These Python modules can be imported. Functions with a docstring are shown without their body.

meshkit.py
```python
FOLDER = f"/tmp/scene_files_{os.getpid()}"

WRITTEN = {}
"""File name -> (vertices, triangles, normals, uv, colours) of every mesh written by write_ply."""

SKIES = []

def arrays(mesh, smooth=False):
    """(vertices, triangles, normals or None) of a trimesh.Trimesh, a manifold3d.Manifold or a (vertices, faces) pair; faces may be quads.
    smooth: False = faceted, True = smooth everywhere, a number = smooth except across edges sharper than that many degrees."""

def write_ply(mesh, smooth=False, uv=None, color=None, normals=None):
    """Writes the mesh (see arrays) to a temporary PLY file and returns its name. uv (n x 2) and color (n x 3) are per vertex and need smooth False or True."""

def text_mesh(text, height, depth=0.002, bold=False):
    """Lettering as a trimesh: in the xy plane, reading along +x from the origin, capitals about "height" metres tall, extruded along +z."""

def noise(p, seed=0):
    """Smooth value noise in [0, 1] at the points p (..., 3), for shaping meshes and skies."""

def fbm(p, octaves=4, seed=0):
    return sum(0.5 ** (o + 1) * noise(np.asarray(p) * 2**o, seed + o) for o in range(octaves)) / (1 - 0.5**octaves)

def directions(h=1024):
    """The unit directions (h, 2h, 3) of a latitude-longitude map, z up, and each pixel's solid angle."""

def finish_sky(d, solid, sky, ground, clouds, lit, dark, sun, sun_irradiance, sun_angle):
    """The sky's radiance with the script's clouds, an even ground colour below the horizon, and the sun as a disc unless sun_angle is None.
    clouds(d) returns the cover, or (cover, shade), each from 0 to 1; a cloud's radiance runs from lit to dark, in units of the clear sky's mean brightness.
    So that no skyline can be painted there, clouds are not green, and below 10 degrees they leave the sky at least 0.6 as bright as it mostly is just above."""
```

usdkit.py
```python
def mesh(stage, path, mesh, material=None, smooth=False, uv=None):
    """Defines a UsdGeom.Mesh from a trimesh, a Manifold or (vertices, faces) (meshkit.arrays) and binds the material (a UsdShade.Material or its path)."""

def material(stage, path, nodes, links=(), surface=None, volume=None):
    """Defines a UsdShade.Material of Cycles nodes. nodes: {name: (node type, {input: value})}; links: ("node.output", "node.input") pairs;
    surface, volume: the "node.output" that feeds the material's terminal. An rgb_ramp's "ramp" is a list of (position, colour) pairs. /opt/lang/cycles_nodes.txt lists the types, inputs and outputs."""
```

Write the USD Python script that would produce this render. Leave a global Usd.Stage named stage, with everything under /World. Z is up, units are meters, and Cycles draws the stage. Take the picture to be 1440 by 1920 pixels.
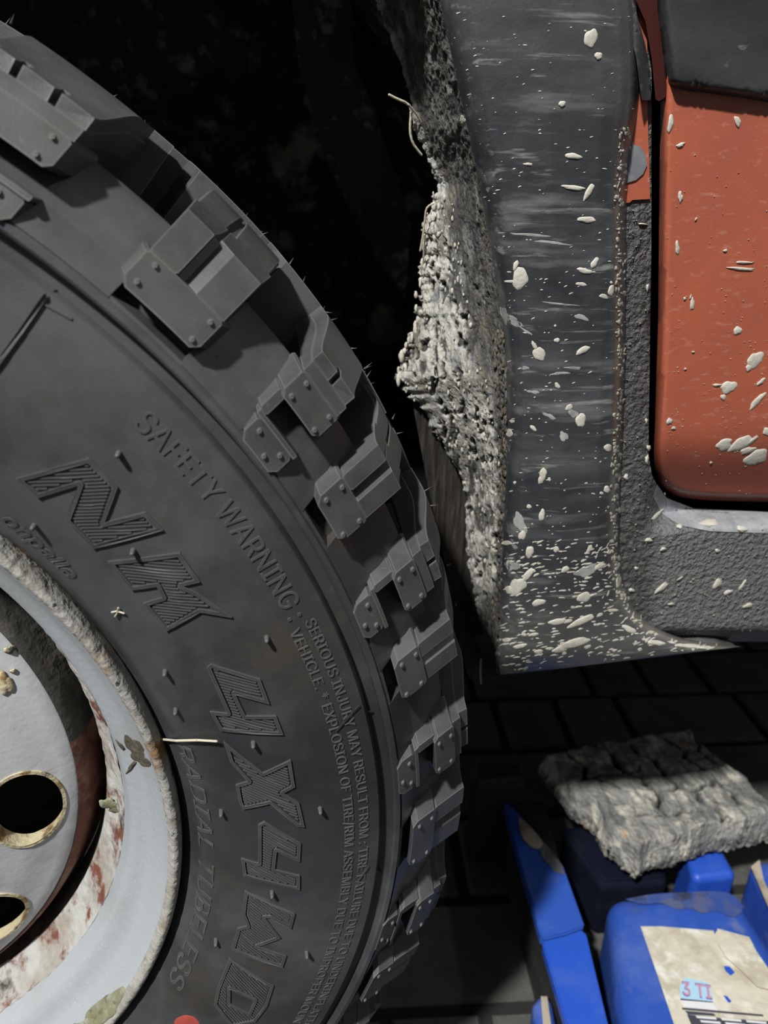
import math, random
import numpy as np, trimesh, usdkit
import manifold3d as m3
from manifold3d import Manifold, CrossSection
from meshkit import noise, fbm, text_mesh
from pxr import Usd, UsdGeom, UsdLux, UsdShade, Gf, Sdf, Vt
from shapely.geometry import Polygon, LineString, Point, box as sbox
from shapely import affinity
import shapely
from scipy.interpolate import LinearNDInterpolator, NearestNDInterpolator

stage = Usd.Stage.CreateInMemory()
UsdGeom.SetStageUpAxis(stage, UsdGeom.Tokens.z); UsdGeom.SetStageMetersPerUnit(stage, 1.0)
UsdGeom.Xform.Define(stage, '/World'); UsdGeom.Scope.Define(stage, '/World/Looks')
random.seed(7); rng = np.random.default_rng(7)

# ---------------------------------------------------------------- camera, sky, lights, exposure
ZW = 0.331                                    # height of the wheel axle; all shapes below are written relative to the axle
F = 1300.0                                    # focal length in pixels of the 1440 x 1920 frame
CAM = np.array([0.245, -0.225, 0.2231]); YAW, PITCH, ROLL = 0.1637, -0.3958, 0.0011
FW = np.array([math.sin(YAW)*math.cos(PITCH), math.cos(YAW)*math.cos(PITCH), math.sin(PITCH)])
R0 = np.array([math.cos(YAW), -math.sin(YAW), 0.0]); U0 = np.cross(R0, FW)
RT, UP = R0*math.cos(ROLL)+U0*math.sin(ROLL), U0*math.cos(ROLL)-R0*math.sin(ROLL)
cam = UsdGeom.Camera.Define(stage, '/World/camera')
cam.AddTransformOp().Set(Gf.Matrix4d(*[float(v) for row in (np.append(RT, 0), np.append(UP, 0), np.append(-FW, 0), np.append(CAM+[0, 0, ZW], 1)) for v in row]))
cam.CreateHorizontalApertureAttr(36.0); cam.CreateVerticalApertureAttr(48.0); cam.CreateFocalLengthAttr(36.0*F/1440)
cam.CreateClippingRangeAttr(Gf.Vec2f(0.01, 100)); cam.CreateFStopAttr(15.0); cam.CreateFocusDistanceAttr(0.285)
cam.CreateExposureAttr(0.0)

dome = UsdLux.DomeLight.Define(stage, '/World/sky_light'); dome.CreateIntensityAttr(0.045); dome.CreateColorAttr(Gf.Vec3f(0.93, 0.97, 1.0))

def lamp(name, pos, target, w, h, power, col):
    l = UsdLux.RectLight.Define(stage, '/World/'+name); l.CreateWidthAttr(w); l.CreateHeightAttr(h)
    l.CreateIntensityAttr(power); l.CreateColorAttr(Gf.Vec3f(*col))
    p, t = np.array(pos, float), np.array(target, float); z = (p-t)/np.linalg.norm(p-t); x = np.cross([0, 1.0, 0.1], z); x /= np.linalg.norm(x); y = np.cross(z, x)
    l.AddTransformOp().Set(Gf.Matrix4d(*[float(v) for row in (np.append(x, 0), np.append(y, 0), np.append(z, 0), np.append(p+[0, 0, ZW], 1)) for v in row]))
lamp('ceiling_lamp', (-0.52, -0.90, 1.75), (0.3, 0, 0), 0.10, 0.10, 2250, (1.0, 0.985, 0.95))
lamp('ceiling_lamp_001', (1.6, -0.60, 1.75), (0.3, 0, 0), 0.12, 0.12, 60, (0.95, 0.98, 1.0))

# ---------------------------------------------------------------- helpers
def ray(x, y): x, y = np.asarray(x, float), np.asarray(y, float); return FW+RT*((x-720)/F)[..., None]+UP*((960-y)/F)[..., None]
def onplane(x, y, Y):                          # the point of the plane y = Y (parallel to the car's side) seen at a picture point
    d = ray(x, y); return CAM+d*((np.asarray(Y, float)-CAM[1])/d[..., 1])[..., None]
def onz(x, y, Z):
    d = ray(x, y); return CAM+d*((np.asarray(Z, float)-CAM[2])/d[..., 2])[..., None]

counts = {}
def npath(parent, name):
    base = f'{parent}/{name}'; n = counts.get(base, 0); counts[base] = n+1
    return base if n == 0 else f'{base}_{n:03d}'
def tag(p, label=None, cat=None, group=None, kind=None):
    p = p.GetPrim() if hasattr(p, 'GetPrim') else p
    for k, v in (('label', label), ('category', cat), ('group', group), ('kind', kind)):
        if v: p.SetCustomDataByKey(k, v)
    return p
ORIG = {}
def thing(name, label, cat, at=(0, 0, -ZW), group=None):
    path = npath('/World', name); x = UsdGeom.Xform.Define(stage, path); o = np.array(at, float)
    x.AddTranslateOp().Set(Gf.Vec3d(*(o+[0, 0, ZW]).tolist())); ORIG[path] = o; tag(x, label, cat, group); return path
def tm(v, f): return trimesh.Trimesh(np.asarray(v, float), np.asarray(f, int), process=False)
def tri(m):
    if hasattr(m, 'to_mesh'):
        q = m.to_mesh(); return tm(q.vert_properties[:, :3], q.tri_verts)
    return m
def obj(name, m, material, parent, smooth=30, label=None, kind=None, primvars=None):
    m = tri(m); top = '/World/'+parent.split('/')[2] if parent != '/World' else parent; path = npath(parent, name)
    o = ORIG.get(top, np.array([0, 0, -ZW])); mm = trimesh.Trimesh(m.vertices-o, m.faces, process=False)
    g = usdkit.mesh(stage, path, mm, '/World/Looks/'+material, smooth=smooth)
    if primvars:
        for k, v in primvars.items():
            UsdGeom.PrimvarsAPI(g).CreatePrimvar(k, Sdf.ValueTypeNames.FloatArray, 'vertex').Set(Vt.FloatArray.FromNumpy(np.asarray(v, np.float32)))
    tag(g, label, None, None, kind); return path
def cat(ms): return trimesh.util.concatenate([tri(m) for m in ms])
def sm(x, a, b): t = np.clip((np.asarray(x, float)-a)/(b-a), 0, 1); return t*t*(3-2*t)
def grid(P, flip=False):                       # (n, m, 3) points -> mesh
    n, k = P.shape[:2]; i = np.arange(n*k).reshape(n, k); a, b, c, d = i[:-1, :-1].ravel(), i[1:, :-1].ravel(), i[1:, 1:].ravel(), i[:-1, 1:].ravel()
    f = np.vstack([np.c_[a, b, c], np.c_[a, c, d]]); return tm(P.reshape(-1, 3), f[:, ::-1] if flip else f)
def curve(pts, rows): p = np.array(pts, float); return np.interp(rows, p[:, 1], p[:, 0])
def smoothcurve(pts, n, iters=2):              # Chaikin-rounded polyline resampled to n points
    p = np.array(pts, float)
    for _ in range(iters): p = np.vstack([p[:1], np.stack([.75*p[:-1]+.25*p[1:], .25*p[:-1]+.75*p[1:]], 1).reshape(-1, p.shape[1]), p[-1:]])
    s = np.r_[0, np.cumsum(np.linalg.norm(np.diff(p, axis=0), axis=1))]; t = np.linspace(0, s[-1], n)
    return np.stack([np.interp(t, s, p[:, k]) for k in range(p.shape[1])], 1)
def lathe(prof, n=360, t0=0, t1=360):
    prof = np.array(prof, float); t = np.radians(np.linspace(t0, t1, n+1)); r, y = prof[:, 0], prof[:, 1]
    return grid(np.stack([r[None]*np.cos(t)[:, None], np.broadcast_to(y, (n+1, len(r))), r[None]*np.sin(t)[:, None]], -1))
def panel(poly, depth, th=0.004, step=10):     # a sheet with the outline poly (picture points), at the depths depth(x, y) behind the car's side plane, th thick
    poly = np.array(poly, float)
    if Polygon(poly).exterior.is_ccw is False: poly = poly[::-1]
    m = Manifold.extrude(CrossSection([poly]), 1.0).refine_to_length(step); q = m.to_mesh(); v = q.vert_properties[:, :3].astype(float)
    y = depth(v[:, 0], v[:, 1])+np.where(v[:, 2] > .5, th, 0.0)
    return tm(onplane(v[:, 0], v[:, 1], y), q.tri_verts)
def roundbox(sx, sy, sz, r, n=24):
    s = Manifold.sphere(r, n); return Manifold.batch_hull([s.translate((a*(sx/2-r), b*(sy/2-r), c*(sz/2-r))) for a in (-1, 1) for b in (-1, 1) for c in (-1, 1)])
def xform(m, rz=0, at=(0, 0, 0), rx=0, ry=0):
    m = tri(m).copy(); T = trimesh.transformations.euler_matrix(math.radians(rx), math.radians(ry), math.radians(rz)); T[:3, 3] = at; m.apply_transform(T); return m

# ---------------------------------------------------------------- materials
def mat(name, base, layers=(), rough=0.6, bumps=(), metallic=0.0, spec=0.5, edge=None, coat=0.0):
    """base colour, then layers (colour, scale, lo, hi, [stretch xyz], [amount], [detail]) of noise mixed over it, then bumps (scale, distance, stretch)."""
    n = {'g': ('geometry', {}), 'p': ('principled_bsdf', {'roughness': rough, 'metallic': metallic, 'specular_ior_level': spec, 'coat_weight': coat}), 'c0': ('color', {'value': base})}; l = []; last = 'c0.color'
    for i, L in enumerate(layers):
        col, sc, lo, hi = L[:4]; st = L[4] if len(L) > 4 and L[4] else (1, 1, 1); amt = L[5] if len(L) > 5 else 1.0; det = L[6] if len(L) > 6 else 5.0
        if isinstance(sc, str):
            n[f'a{i}'] = ('attribute', {'attribute': sc}); src = f'a{i}.fac'
        else:
            n[f'm{i}'] = ('mapping', {'scale': st, 'location': (i*3.1, i*1.7, 0)}); n[f'n{i}'] = ('noise_texture', {'scale': sc, 'detail': det, 'roughness': 0.6}); l += [('g.position', f'm{i}.vector'), (f'm{i}.vector', f'n{i}.vector')]; src = f'n{i}.fac'
        n[f'r{i}'] = ('map_range', {'from_min': lo, 'from_max': hi, 'to_min': 0.0, 'to_max': amt, 'clamp': True}); n[f'x{i}'] = ('mix_color', {'b': col})
        l += [(src, f'r{i}.value'), (f'r{i}.result', f'x{i}.fac'), (last, f'x{i}.a')]; last = f'x{i}.result'
    if edge:                                   # rubbed, paler edges
        n['bv'] = ('bevel', {'samples': 6, 'radius': edge[1]}); n['vd'] = ('vector_math', {'math_type': 'dot_product'}); n['er'] = ('map_range', {'from_min': .995, 'from_max': .90, 'to_min': 0.0, 'to_max': .8, 'clamp': True}); n['ex'] = ('mix_color', {'b': edge[0]})
        l += [('bv.bevel', 'vd.vector1'), ('g.normal', 'vd.vector2'), ('vd.value', 'er.value'), ('er.result', 'ex.fac'), (last, 'ex.a')]; last = 'ex.result'
    l.append((last, 'p.base_color')); prev = None
    for i, b in enumerate(bumps):
        sc, dist = b[:2]; st = b[2] if len(b) > 2 else (1, 1, 1)
        n[f'bm{i}'] = ('mapping', {'scale': st}); n[f'bn{i}'] = ('noise_texture', {'scale': sc, 'detail': 3.0}); n[f'b{i}'] = ('bump', {'distance': dist, 'strength': 1.0})
        l += [('g.position', f'bm{i}.vector'), (f'bm{i}.vector', f'bn{i}.vector'), (f'bn{i}.fac', f'b{i}.height')]
        if prev: l.append((prev, f'b{i}.normal'))
        prev = f'b{i}.normal'
    if prev: l.append((prev, 'p.normal'))
    usdkit.material(stage, '/World/Looks/'+name, n, l, surface='p.BSDF')

DUST = (0.085, 0.083, 0.078)
mat('rubber', (0.040, 0.0435, 0.0475), [((0.078, 0.083, 0.090), 14, .44, .60), ((0.068, 0.058, 0.042), 22, .55, .68, None, .85), (DUST, 90, .62, .75, None, .5), ((0.020, 0.021, 0.023), 9, .52, .66, None, .75)], rough=.45, bumps=((1500, .00006),))
mat('rubber_lug', (0.050, 0.052, 0.055), [((0.085, 0.088, 0.092), 25, .42, .62), ((0.075, 0.070, 0.058), 60, .56, .70, None, .8), ((0.16, 0.155, 0.14), 300, .66, .74, None, .6)], rough=.45, bumps=((1300, .00006),), edge=((0.17, 0.17, 0.165), .0009))
mat('rubber_letter', (0.055, 0.058, 0.061), [((0.085, 0.085, 0.083), 120, .5, .7)], rough=.45, edge=((0.13, 0.13, 0.128), .0005))
mat('rubber_nub', (0.085, 0.087, 0.09), [], rough=.5)
mat('red_dot', (0.36, 0.06, 0.045), [], rough=.7)
mat('rim_paint', (0.40, 0.43, 0.46), [((0.33, 0.34, 0.34), 20, .5, .7, None, .6), ((0.62, 0.66, 0.70), 900, .64, .70, None, .7)], rough=.42, metallic=.05, bumps=((300, .0002),))
mat('rim_lip', (0.38, 0.37, 0.345), [((0.30, 0.29, 0.26), 60, .5, .62), ((0.26, 0.15, 0.06), 40, .58, .68), ((0.03, 0.028, 0.025), 160, .62, .67)], rough=.6, bumps=((260, .0012),))
mat('rim_ledge', (0.44, 0.44, 0.42), [((0.33, 0.30, 0.26), 40, .45, .6), ((0.16, 0.055, 0.035), 70, .53, .62), ((0.05, 0.045, 0.035), 50, .60, .70)], rough=.75, bumps=((200, .0010), (60, .002)))
mat('rim_well', (0.05, 0.048, 0.042), [((0.12, 0.11, 0.095), 50, .5, .65)], rough=.8, bumps=((200, .001),))
mat('disc_paint', (0.52, 0.53, 0.55), [((0.30, 0.29, 0.27), 18, .55, .75, None, .6), ((0.35, 0.24, 0.11), 45, .64, .70)], rough=.4, metallic=.05, bumps=((300, .0002),))
mat('rust', (0.17, 0.062, 0.042), [((0.28, 0.17, 0.12), 80, .5, .66), ((0.06, 0.03, 0.02), 50, .55, .7)], rough=.8, bumps=((250, .0008),))
mat('hole_edge', (0.48, 0.42, 0.27), [((0.24, 0.15, 0.06), 120, .5, .6), ((0.08, 0.07, 0.05), 90, .58, .66)], rough=.7, bumps=((300, .001),))
mat('hub_dark', (0.022, 0.024, 0.024), [((0.06, 0.062, 0.06), 30, .5, .7)], rough=.7)
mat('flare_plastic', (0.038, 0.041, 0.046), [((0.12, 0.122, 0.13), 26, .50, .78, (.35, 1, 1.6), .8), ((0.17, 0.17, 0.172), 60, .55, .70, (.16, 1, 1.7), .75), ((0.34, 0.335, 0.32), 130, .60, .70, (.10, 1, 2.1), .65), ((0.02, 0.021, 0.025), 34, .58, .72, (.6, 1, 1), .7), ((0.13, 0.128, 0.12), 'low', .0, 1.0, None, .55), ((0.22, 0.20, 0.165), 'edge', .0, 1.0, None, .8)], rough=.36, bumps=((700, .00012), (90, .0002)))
mat('lip_plastic', (0.075, 0.073, 0.069), [((0.04, 0.04, 0.04), 160, .5, .62), ((0.17, 0.165, 0.15), 240, .56, .68, None, .8), ((0.42, 0.41, 0.37), 'mud', .25, .75), ((0.17, 0.155, 0.125), 75, .52, .64, (1.3, 1, .35), .8), ((0.26, 0.265, 0.265), 120, .54, .64, (1.2, 1, .3), .7), ((0.03, 0.028, 0.025), 190, .645, .68, (1.5, 1, .6)), ((0.02, 0.02, 0.02), 'crust', .4, .8, None, .8)], rough=.85, bumps=((600, .0008), (200, .0014, (1.6, 1, .35))))
mat('dried_mud', (0.54, 0.52, 0.455), [((0.46, 0.43, 0.36), 200, .45, .65)], rough=.9, bumps=((700, .0002),))
mat('grey_mud', (0.33, 0.33, 0.32), [((0.22, 0.22, 0.215), 200, .45, .65)], rough=.9)
mat('dark_mud', (0.075, 0.062, 0.045), [((0.16, 0.135, 0.10), 150, .5, .66)], rough=.85, bumps=((400, .001),))
mat('moss_mud', (0.20, 0.20, 0.12), [((0.30, 0.31, 0.24), 150, .45, .6), ((0.12, 0.12, 0.07), 260, .55, .65)], rough=.9)
mat('straw', (0.50, 0.46, 0.36), [], rough=.8)
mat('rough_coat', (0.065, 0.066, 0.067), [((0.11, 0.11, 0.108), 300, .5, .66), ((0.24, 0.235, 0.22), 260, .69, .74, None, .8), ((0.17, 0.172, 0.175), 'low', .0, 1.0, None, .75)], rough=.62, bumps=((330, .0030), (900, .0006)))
mat('step_sheen', (0.24, 0.25, 0.27), [((0.36, 0.37, 0.39), 60, .45, .65), ((0.40, 0.39, 0.37), 260, .66, .71)], rough=.42, bumps=((500, .0004),))  # light on the upturned sill edge painted in as paler grey
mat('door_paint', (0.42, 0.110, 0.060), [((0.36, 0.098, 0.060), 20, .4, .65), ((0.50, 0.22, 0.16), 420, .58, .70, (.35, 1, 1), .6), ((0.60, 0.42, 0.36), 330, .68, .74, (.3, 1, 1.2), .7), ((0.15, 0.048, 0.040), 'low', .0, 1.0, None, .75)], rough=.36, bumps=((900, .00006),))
mat('door_edge_paint', (0.05, 0.010, 0.008), [], rough=.4)
mat('cladding', (0.022, 0.023, 0.026), [((0.055, 0.057, 0.062), 22, .45, .7, (.5, 1, 1)), ((0.17, 0.165, 0.155), 120, .66, .74, (.5, 1, 1))], rough=.42, bumps=((700, .0001),))
mat('seal_rubber', (0.03, 0.031, 0.034), [((0.10, 0.1, 0.1), 120, .6, .7)], rough=.6)
mat('filler', (0.16, 0.17, 0.185), [((0.22, 0.23, 0.24), 120, .5, .65)], rough=.6)
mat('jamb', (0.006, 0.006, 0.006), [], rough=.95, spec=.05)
mat('liner', (0.042, 0.042, 0.038), [((0.36, 0.35, 0.28), 16, .57, .64), ((0.26, 0.25, 0.21), 60, .58, .66, None, .8), ((0.006, 0.006, 0.006), 9, .5, .7)], rough=.9, bumps=((40, .004),))
mat('guard', (0.014, 0.012, 0.010), [((0.045, 0.038, 0.03), 90, .45, .62, (2.5, 1, .3)), ((0.02, 0.017, 0.014), 70, .52, .62, (2.5, 1, .3))], rough=.95, bumps=((160, .003, (2.5, 1, .3)),))
mat('paver', (0.105, 0.105, 0.098), [((0.06, 0.06, 0.056), 9, .4, .65), ((0.13, 0.127, 0.12), 90, .58, .7, None, .5)], rough=.92, bumps=((120, .002),))
mat('joint', (0.018, 0.018, 0.017), [], rough=.95)
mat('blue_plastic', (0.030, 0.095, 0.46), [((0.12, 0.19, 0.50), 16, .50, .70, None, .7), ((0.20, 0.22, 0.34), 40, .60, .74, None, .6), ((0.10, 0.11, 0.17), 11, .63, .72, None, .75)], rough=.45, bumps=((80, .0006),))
mat('blue_bright', (0.022, 0.095, 0.56), [((0.10, 0.17, 0.50), 18, .55, .75, None, .5)], rough=.45)
mat('shade_navy', (0.002, 0.004, 0.014), [((0.008, 0.01, 0.022), 30, .55, .7)], rough=.85, spec=.2)  # near-black navy stands for blue plastic in shade
mat('grey_dirt', (0.10, 0.10, 0.12), [((0.17, 0.165, 0.16), 120, .5, .65)], rough=.8)
mat('dust_blue', (0.035, 0.075, 0.30), [((0.09, 0.11, 0.22), 60, .42, .6), ((0.03, 0.04, 0.08), 50, .58, .68)], rough=.7)
mat('tan_dirt', (0.46, 0.40, 0.31), [((0.30, 0.25, 0.19), 60, .45, .62)], rough=.9)
mat('paper', (0.66, 0.62, 0.51), [((0.52, 0.47, 0.36), 45, .42, .6), ((0.78, 0.76, 0.68), 80, .54, .68)], rough=.85, bumps=((150, .001),))
mat('ink_dark', (0.055, 0.055, 0.08), [], rough=.7)
mat('ink_pink', (0.66, 0.30, 0.40), [], rough=.7)
mat('ink_outline', (0.20, 0.16, 0.42), [], rough=.7)
mat('ink_cyan', (0.42, 0.66, 0.83), [], rough=.7)
mat('ink_white', (0.76, 0.77, 0.78), [], rough=.7)
mat('log_wood', (0.27, 0.268, 0.25), [((0.56, 0.54, 0.46), 50, .47, .60), ((0.12, 0.122, 0.122), 110, .50, .62, (1.6, .35, 1), .8), ((0.13, 0.135, 0.135), 34, .53, .62, None, .8), ((0.46, 0.26, 0.13), 34, .655, .70, None, .7), ((0.015, 0.015, 0.014), 'crack', .10, .55)], rough=.95, bumps=((220, .003, (1.6, .4, 1)), (70, .005)))
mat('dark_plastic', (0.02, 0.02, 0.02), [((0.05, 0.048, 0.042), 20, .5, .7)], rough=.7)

# ---------------------------------------------------------------- the floor of pavers
floor = obj('floor', xform(trimesh.creation.box((9, 9, .05)), at=(0, 0, -ZW-.030)), 'joint', '/World', smooth=False, kind='structure')
ca, sa = math.cos(math.radians(-6.5)), math.sin(math.radians(-6.5))
def paver(u0, u1, v0, v1, h):
    g = .0045; m = Manifold.hull_points([(u, v, z) for (e, z) in ((g+.003, h), (g, h-.004), (g, -.03)) for u in (u0+e, u1-e) for v in (v0+e, v1-e)])
    m = tri(m); p = m.vertices; q = np.c_[p[:, 0]*ca-p[:, 1]*sa, p[:, 0]*sa+p[:, 1]*ca, p[:, 2]-ZW]+np.array([.71, .435, 0]); return tm(q, m.faces)
rows = np.arange(-9, 8)*.092; npav = 0
for j, v0 in enumerate(rows):
    u = -.70+(0 if j % 2 else .021); k = 0
    while u < 0.95:
        w = (.077, .0775, .155)[(k+j) % 3]; obj('paver', paver(u, u+w, v0, v0+.092, rng.uniform(-.0015, .0015)), 'paver', floor, smooth=False); u += w; k += 1; npav += 1

# ---------------------------------------------------------------- the vehicle
car = thing('off_road_vehicle', 'mud-splashed red off-road vehicle with chunky black tyre, grey steel wheel and black fender flare', 'car')

def splat(surf, x, y, a, b, ang=0, h=.0008, seed=0, irr=.18, N=26):
    t = np.linspace(0, 2*np.pi, N, endpoint=False); g = np.random.default_rng(seed+1); ph = g.uniform(0, 6.28, 4); rad = 1+irr*(np.sin(2*t+ph[0])*.5+np.sin(3*t+ph[1])*.5+np.sin(5*t+ph[2])*.35+np.sin(8*t+ph[3])*.12)
    ca_, sa_ = math.cos(math.radians(ang)), math.sin(math.radians(ang)); xs, yy, hh = [x], [y], [h]
    for f_, e in ((.45, .95), (.78, .72), (.95, .3), (1.02, -.25)):
        dx, dy = rad*f_*a*np.cos(t), rad*f_*b*np.sin(t); xs += list(x+dx*ca_-dy*sa_); yy += list(y+dx*sa_+dy*ca_); hh += list(np.full(N, h*e))
    P = surf(np.array(xs), np.array(yy), np.array(hh)); f = [(0, 1+i, 1+(i+1) % N) for i in range(N)]
    for k in range(3):
        o, p = 1+k*N, 1+(k+1)*N
        for i in range(N): j = (i+1) % N; f += [(o+i, p+i, p+j), (o+i, p+j, o+j)]
    return tm(P, np.array(f)[:, ::-1])
# carcass of the tyre: profile (radius, y); y grows into the car
SW = [(.188, .020), (.193, .012), (.1975, .0065), (.200, .003), (.2025, -.001), (.206, -.0055), (.211, -.0095), (.219, -.0135), (.228, -.0163), (.238, -.0181), (.248, -.0190), (.258, -.0190), (.266, -.0184), (.273, -.0174), (.2775, -.0167), (.2782, -.0158), (.2788, -.0125), (.2830, -.0125), (.2836, -.0158), (.2845, -.0164), (.2862, -.0163), (.2868, -.0150), (.2878, -.0146), (.2884, -.0060), (.2918, -.0040), (.2945, -.0060), (.300, -.002), (.306, .0045), (.3100, .0095), (.3112, .0118), (.3104, .0150), (.3050, .0200), (.3035, .026)]
PR = np.array([p[0] for p in SW]); PY = np.array([p[1] for p in SW])
def ys(r): return np.interp(r, PR, PY)
def onside(x, y, off=0.0):                     # the sidewall point seen at a picture point
    Y = np.full(np.shape(x), -.017)
    for _ in range(30): P = onplane(x, y, Y); Y = Y+.6*(ys(np.hypot(P[..., 0], P[..., 2]))-off-Y)
    return onplane(x, y, Y)
CR = lambda y: .0085*sm(y, .004, .050)-.0045*sm(y, .10, .20)
prof = SW+[(.3035, y) for y in (.05, .09, .13, .165)]+[(r, .200-y) for r, y in SW[::-1]]
fine = [prof[0]]
for a, b in zip(prof[:-1], prof[1:]):
    k = max(1, int(math.ceil(math.hypot(b[0]-a[0], b[1]-a[1])/.006)))
    fine += [(a[0]+(b[0]-a[0])*i/k, a[1]+(b[1]-a[1])*i/k) for i in range(1, k+1)]
tyre = obj('tyre', lathe(fine, 420), 'rubber', car, smooth=35, label='chunky black mud tyre with raised lettering')

def yf(r): return -.012+(r-.296)*(.017/.026)
def prism(poly, d0, d1, grow=0.0):             # polygon in (u, r) from depth d0 to d1, wider by grow at the bottom
    P = np.array(poly, float); c = P.mean(0); Q = P.copy(); Q[:, 0] += np.sign(P[:, 0]-c[0])*grow
    return Manifold.hull_points([(*p, d0) for p in P]+[(*q, d1) for q in Q])
def quad(u0, u1, r0, r1, c=.0012): return [(u0+c, r0), (u1-c, r0), (u1, r0+c), (u1, r1-c*.4), (u1-c*.4, r1), (u0+c*.4, r1), (u0, r1-c*.4), (u0, r0+c)]
def studs(pts, d, rr=.00085, h=.0013): return [Manifold.cylinder(h, rr, rr*.75, 10).rotate((180, 0, 0)).translate((u, r, d+.0002)) for u, r in pts]
def bend(m, th):
    m = m.refine_to_length(.006); q = m.to_mesh(); v = q.vert_properties[:, :3].astype(float)
    u, r, d = v.T; y = yf(np.minimum(r, .3190))+d; r = r+CR(y)*sm(r, .308, .320)
    t = math.radians(th)+u/.307
    return tm(np.c_[r*np.cos(t), y, r*np.sin(t)], q.tri_verts[:, ::-1] if False else q.tri_verts)
def lugA(hw, rich=True):
    w = hw; ms = [prism(quad(-w, w, .2923, .3036, .0022), -.0004, .0125, .0045)]
    back = .070
    ms.append(prism(quad(-w*.98, w*.98, .3034, .3181, .0004), .0045, back, .003))                       # floor of the notch
    ms.append(prism(quad(w*.30, w*.98, .3036, .3190, .0006), .0002, .02, .0015))
    ms.append(prism(quad(w*.30, w*.98, .312, .3190, .0006), .003, back, .002))
    a, b = -w*.98, -w*.22
    ms.append(Manifold.hull_points([(u, r, d) for r in (.3036, .3190) for u, d in ((a, .0008), (b, .0008), (w*.14, .0048), (a-.0015, .02), (w*.14, .02))]))
    ms.append(prism(quad(-w*.98, -w*.05, .312, .3190, .0006), .004, back, .002))
    body = Manifold.batch_boolean(ms, m3.OpType.Add)
    body = body-Manifold.cube((.0007, .004, .012), True).rotate((0, 0, 12)).translate((w*.12, .3215, .030))
    return body+Manifold.batch_boolean(studs([(-w*.78, .2945), (-w*.80, .3012), (w*.74, .2955), (w*.70, .3018)], -.0004), m3.OpType.Add)
def lugB(hw, notches=1):
    w = hw; back = .070
    ms = [prism(quad(-w, w*.86, .2858, .2936, .0022), .0012, .012, .003), prism(quad(-w*1.05, w*1.02, .2938, .2953, .0003), .0004, .012, .0015),
          prism(quad(w*.72, w*1.08, .2950, .3036, .001), .0006, .013, .003), prism(quad(-w*1.0, w*.8, .2950, .3036, .0004), .0085, .014, .003),
          prism(quad(-w, w, .3028, .3125, .0018), -.0016, .0135, .0042), prism(quad(-w*.98, w*.98, .3120, .3165, .0003), .0004, back, .003)]
    top = prism(quad(-w*.96, w*.96, .3150, .3206, .0005), .0034, back, .003)
    for k in range(notches):
        u = (-.02 if notches == 1 else (-.33, .33)[k])*w
        top = top-Manifold.cube((.0021, .016, .011), True).rotate((0, 0, -6)).translate((u, .3181, .0055))-Manifold.cube((.0009, .004, .02), True).translate((u, .3238, .020))
    body = Manifold.batch_boolean(ms+[top], m3.OpType.Add)
    return body+Manifold.batch_boolean(studs([(-w*.72, .3045), (-w*.74, .3105), (w*.66, .3050), (w*.62, .3108)], -.0016)+studs([(w*.50, .2912), (-w*.25, .2878), (-w*.62, .2915)], .0012), m3.OpType.Add)
LUGS = [('B', 57.0, 51.0), ('A', 45.4, 40.0), ('B', 35.1, 31.5), ('A', 28.5, 25.0), ('B', 20.6, 17.4), ('A', 14.4, 11.0), ('B', 5.8, 2.2), ('A', -1.4, -6.3), ('B', -11.8, -15.9), ('A', -19.4, -23.4), ('B', -28.3, -31.8)]
t = -35.5; k = 0
while t > -290: LUGS.append(('AB'[k % 2], t, t-4.1)); t -= 8.1; k += 1
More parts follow.
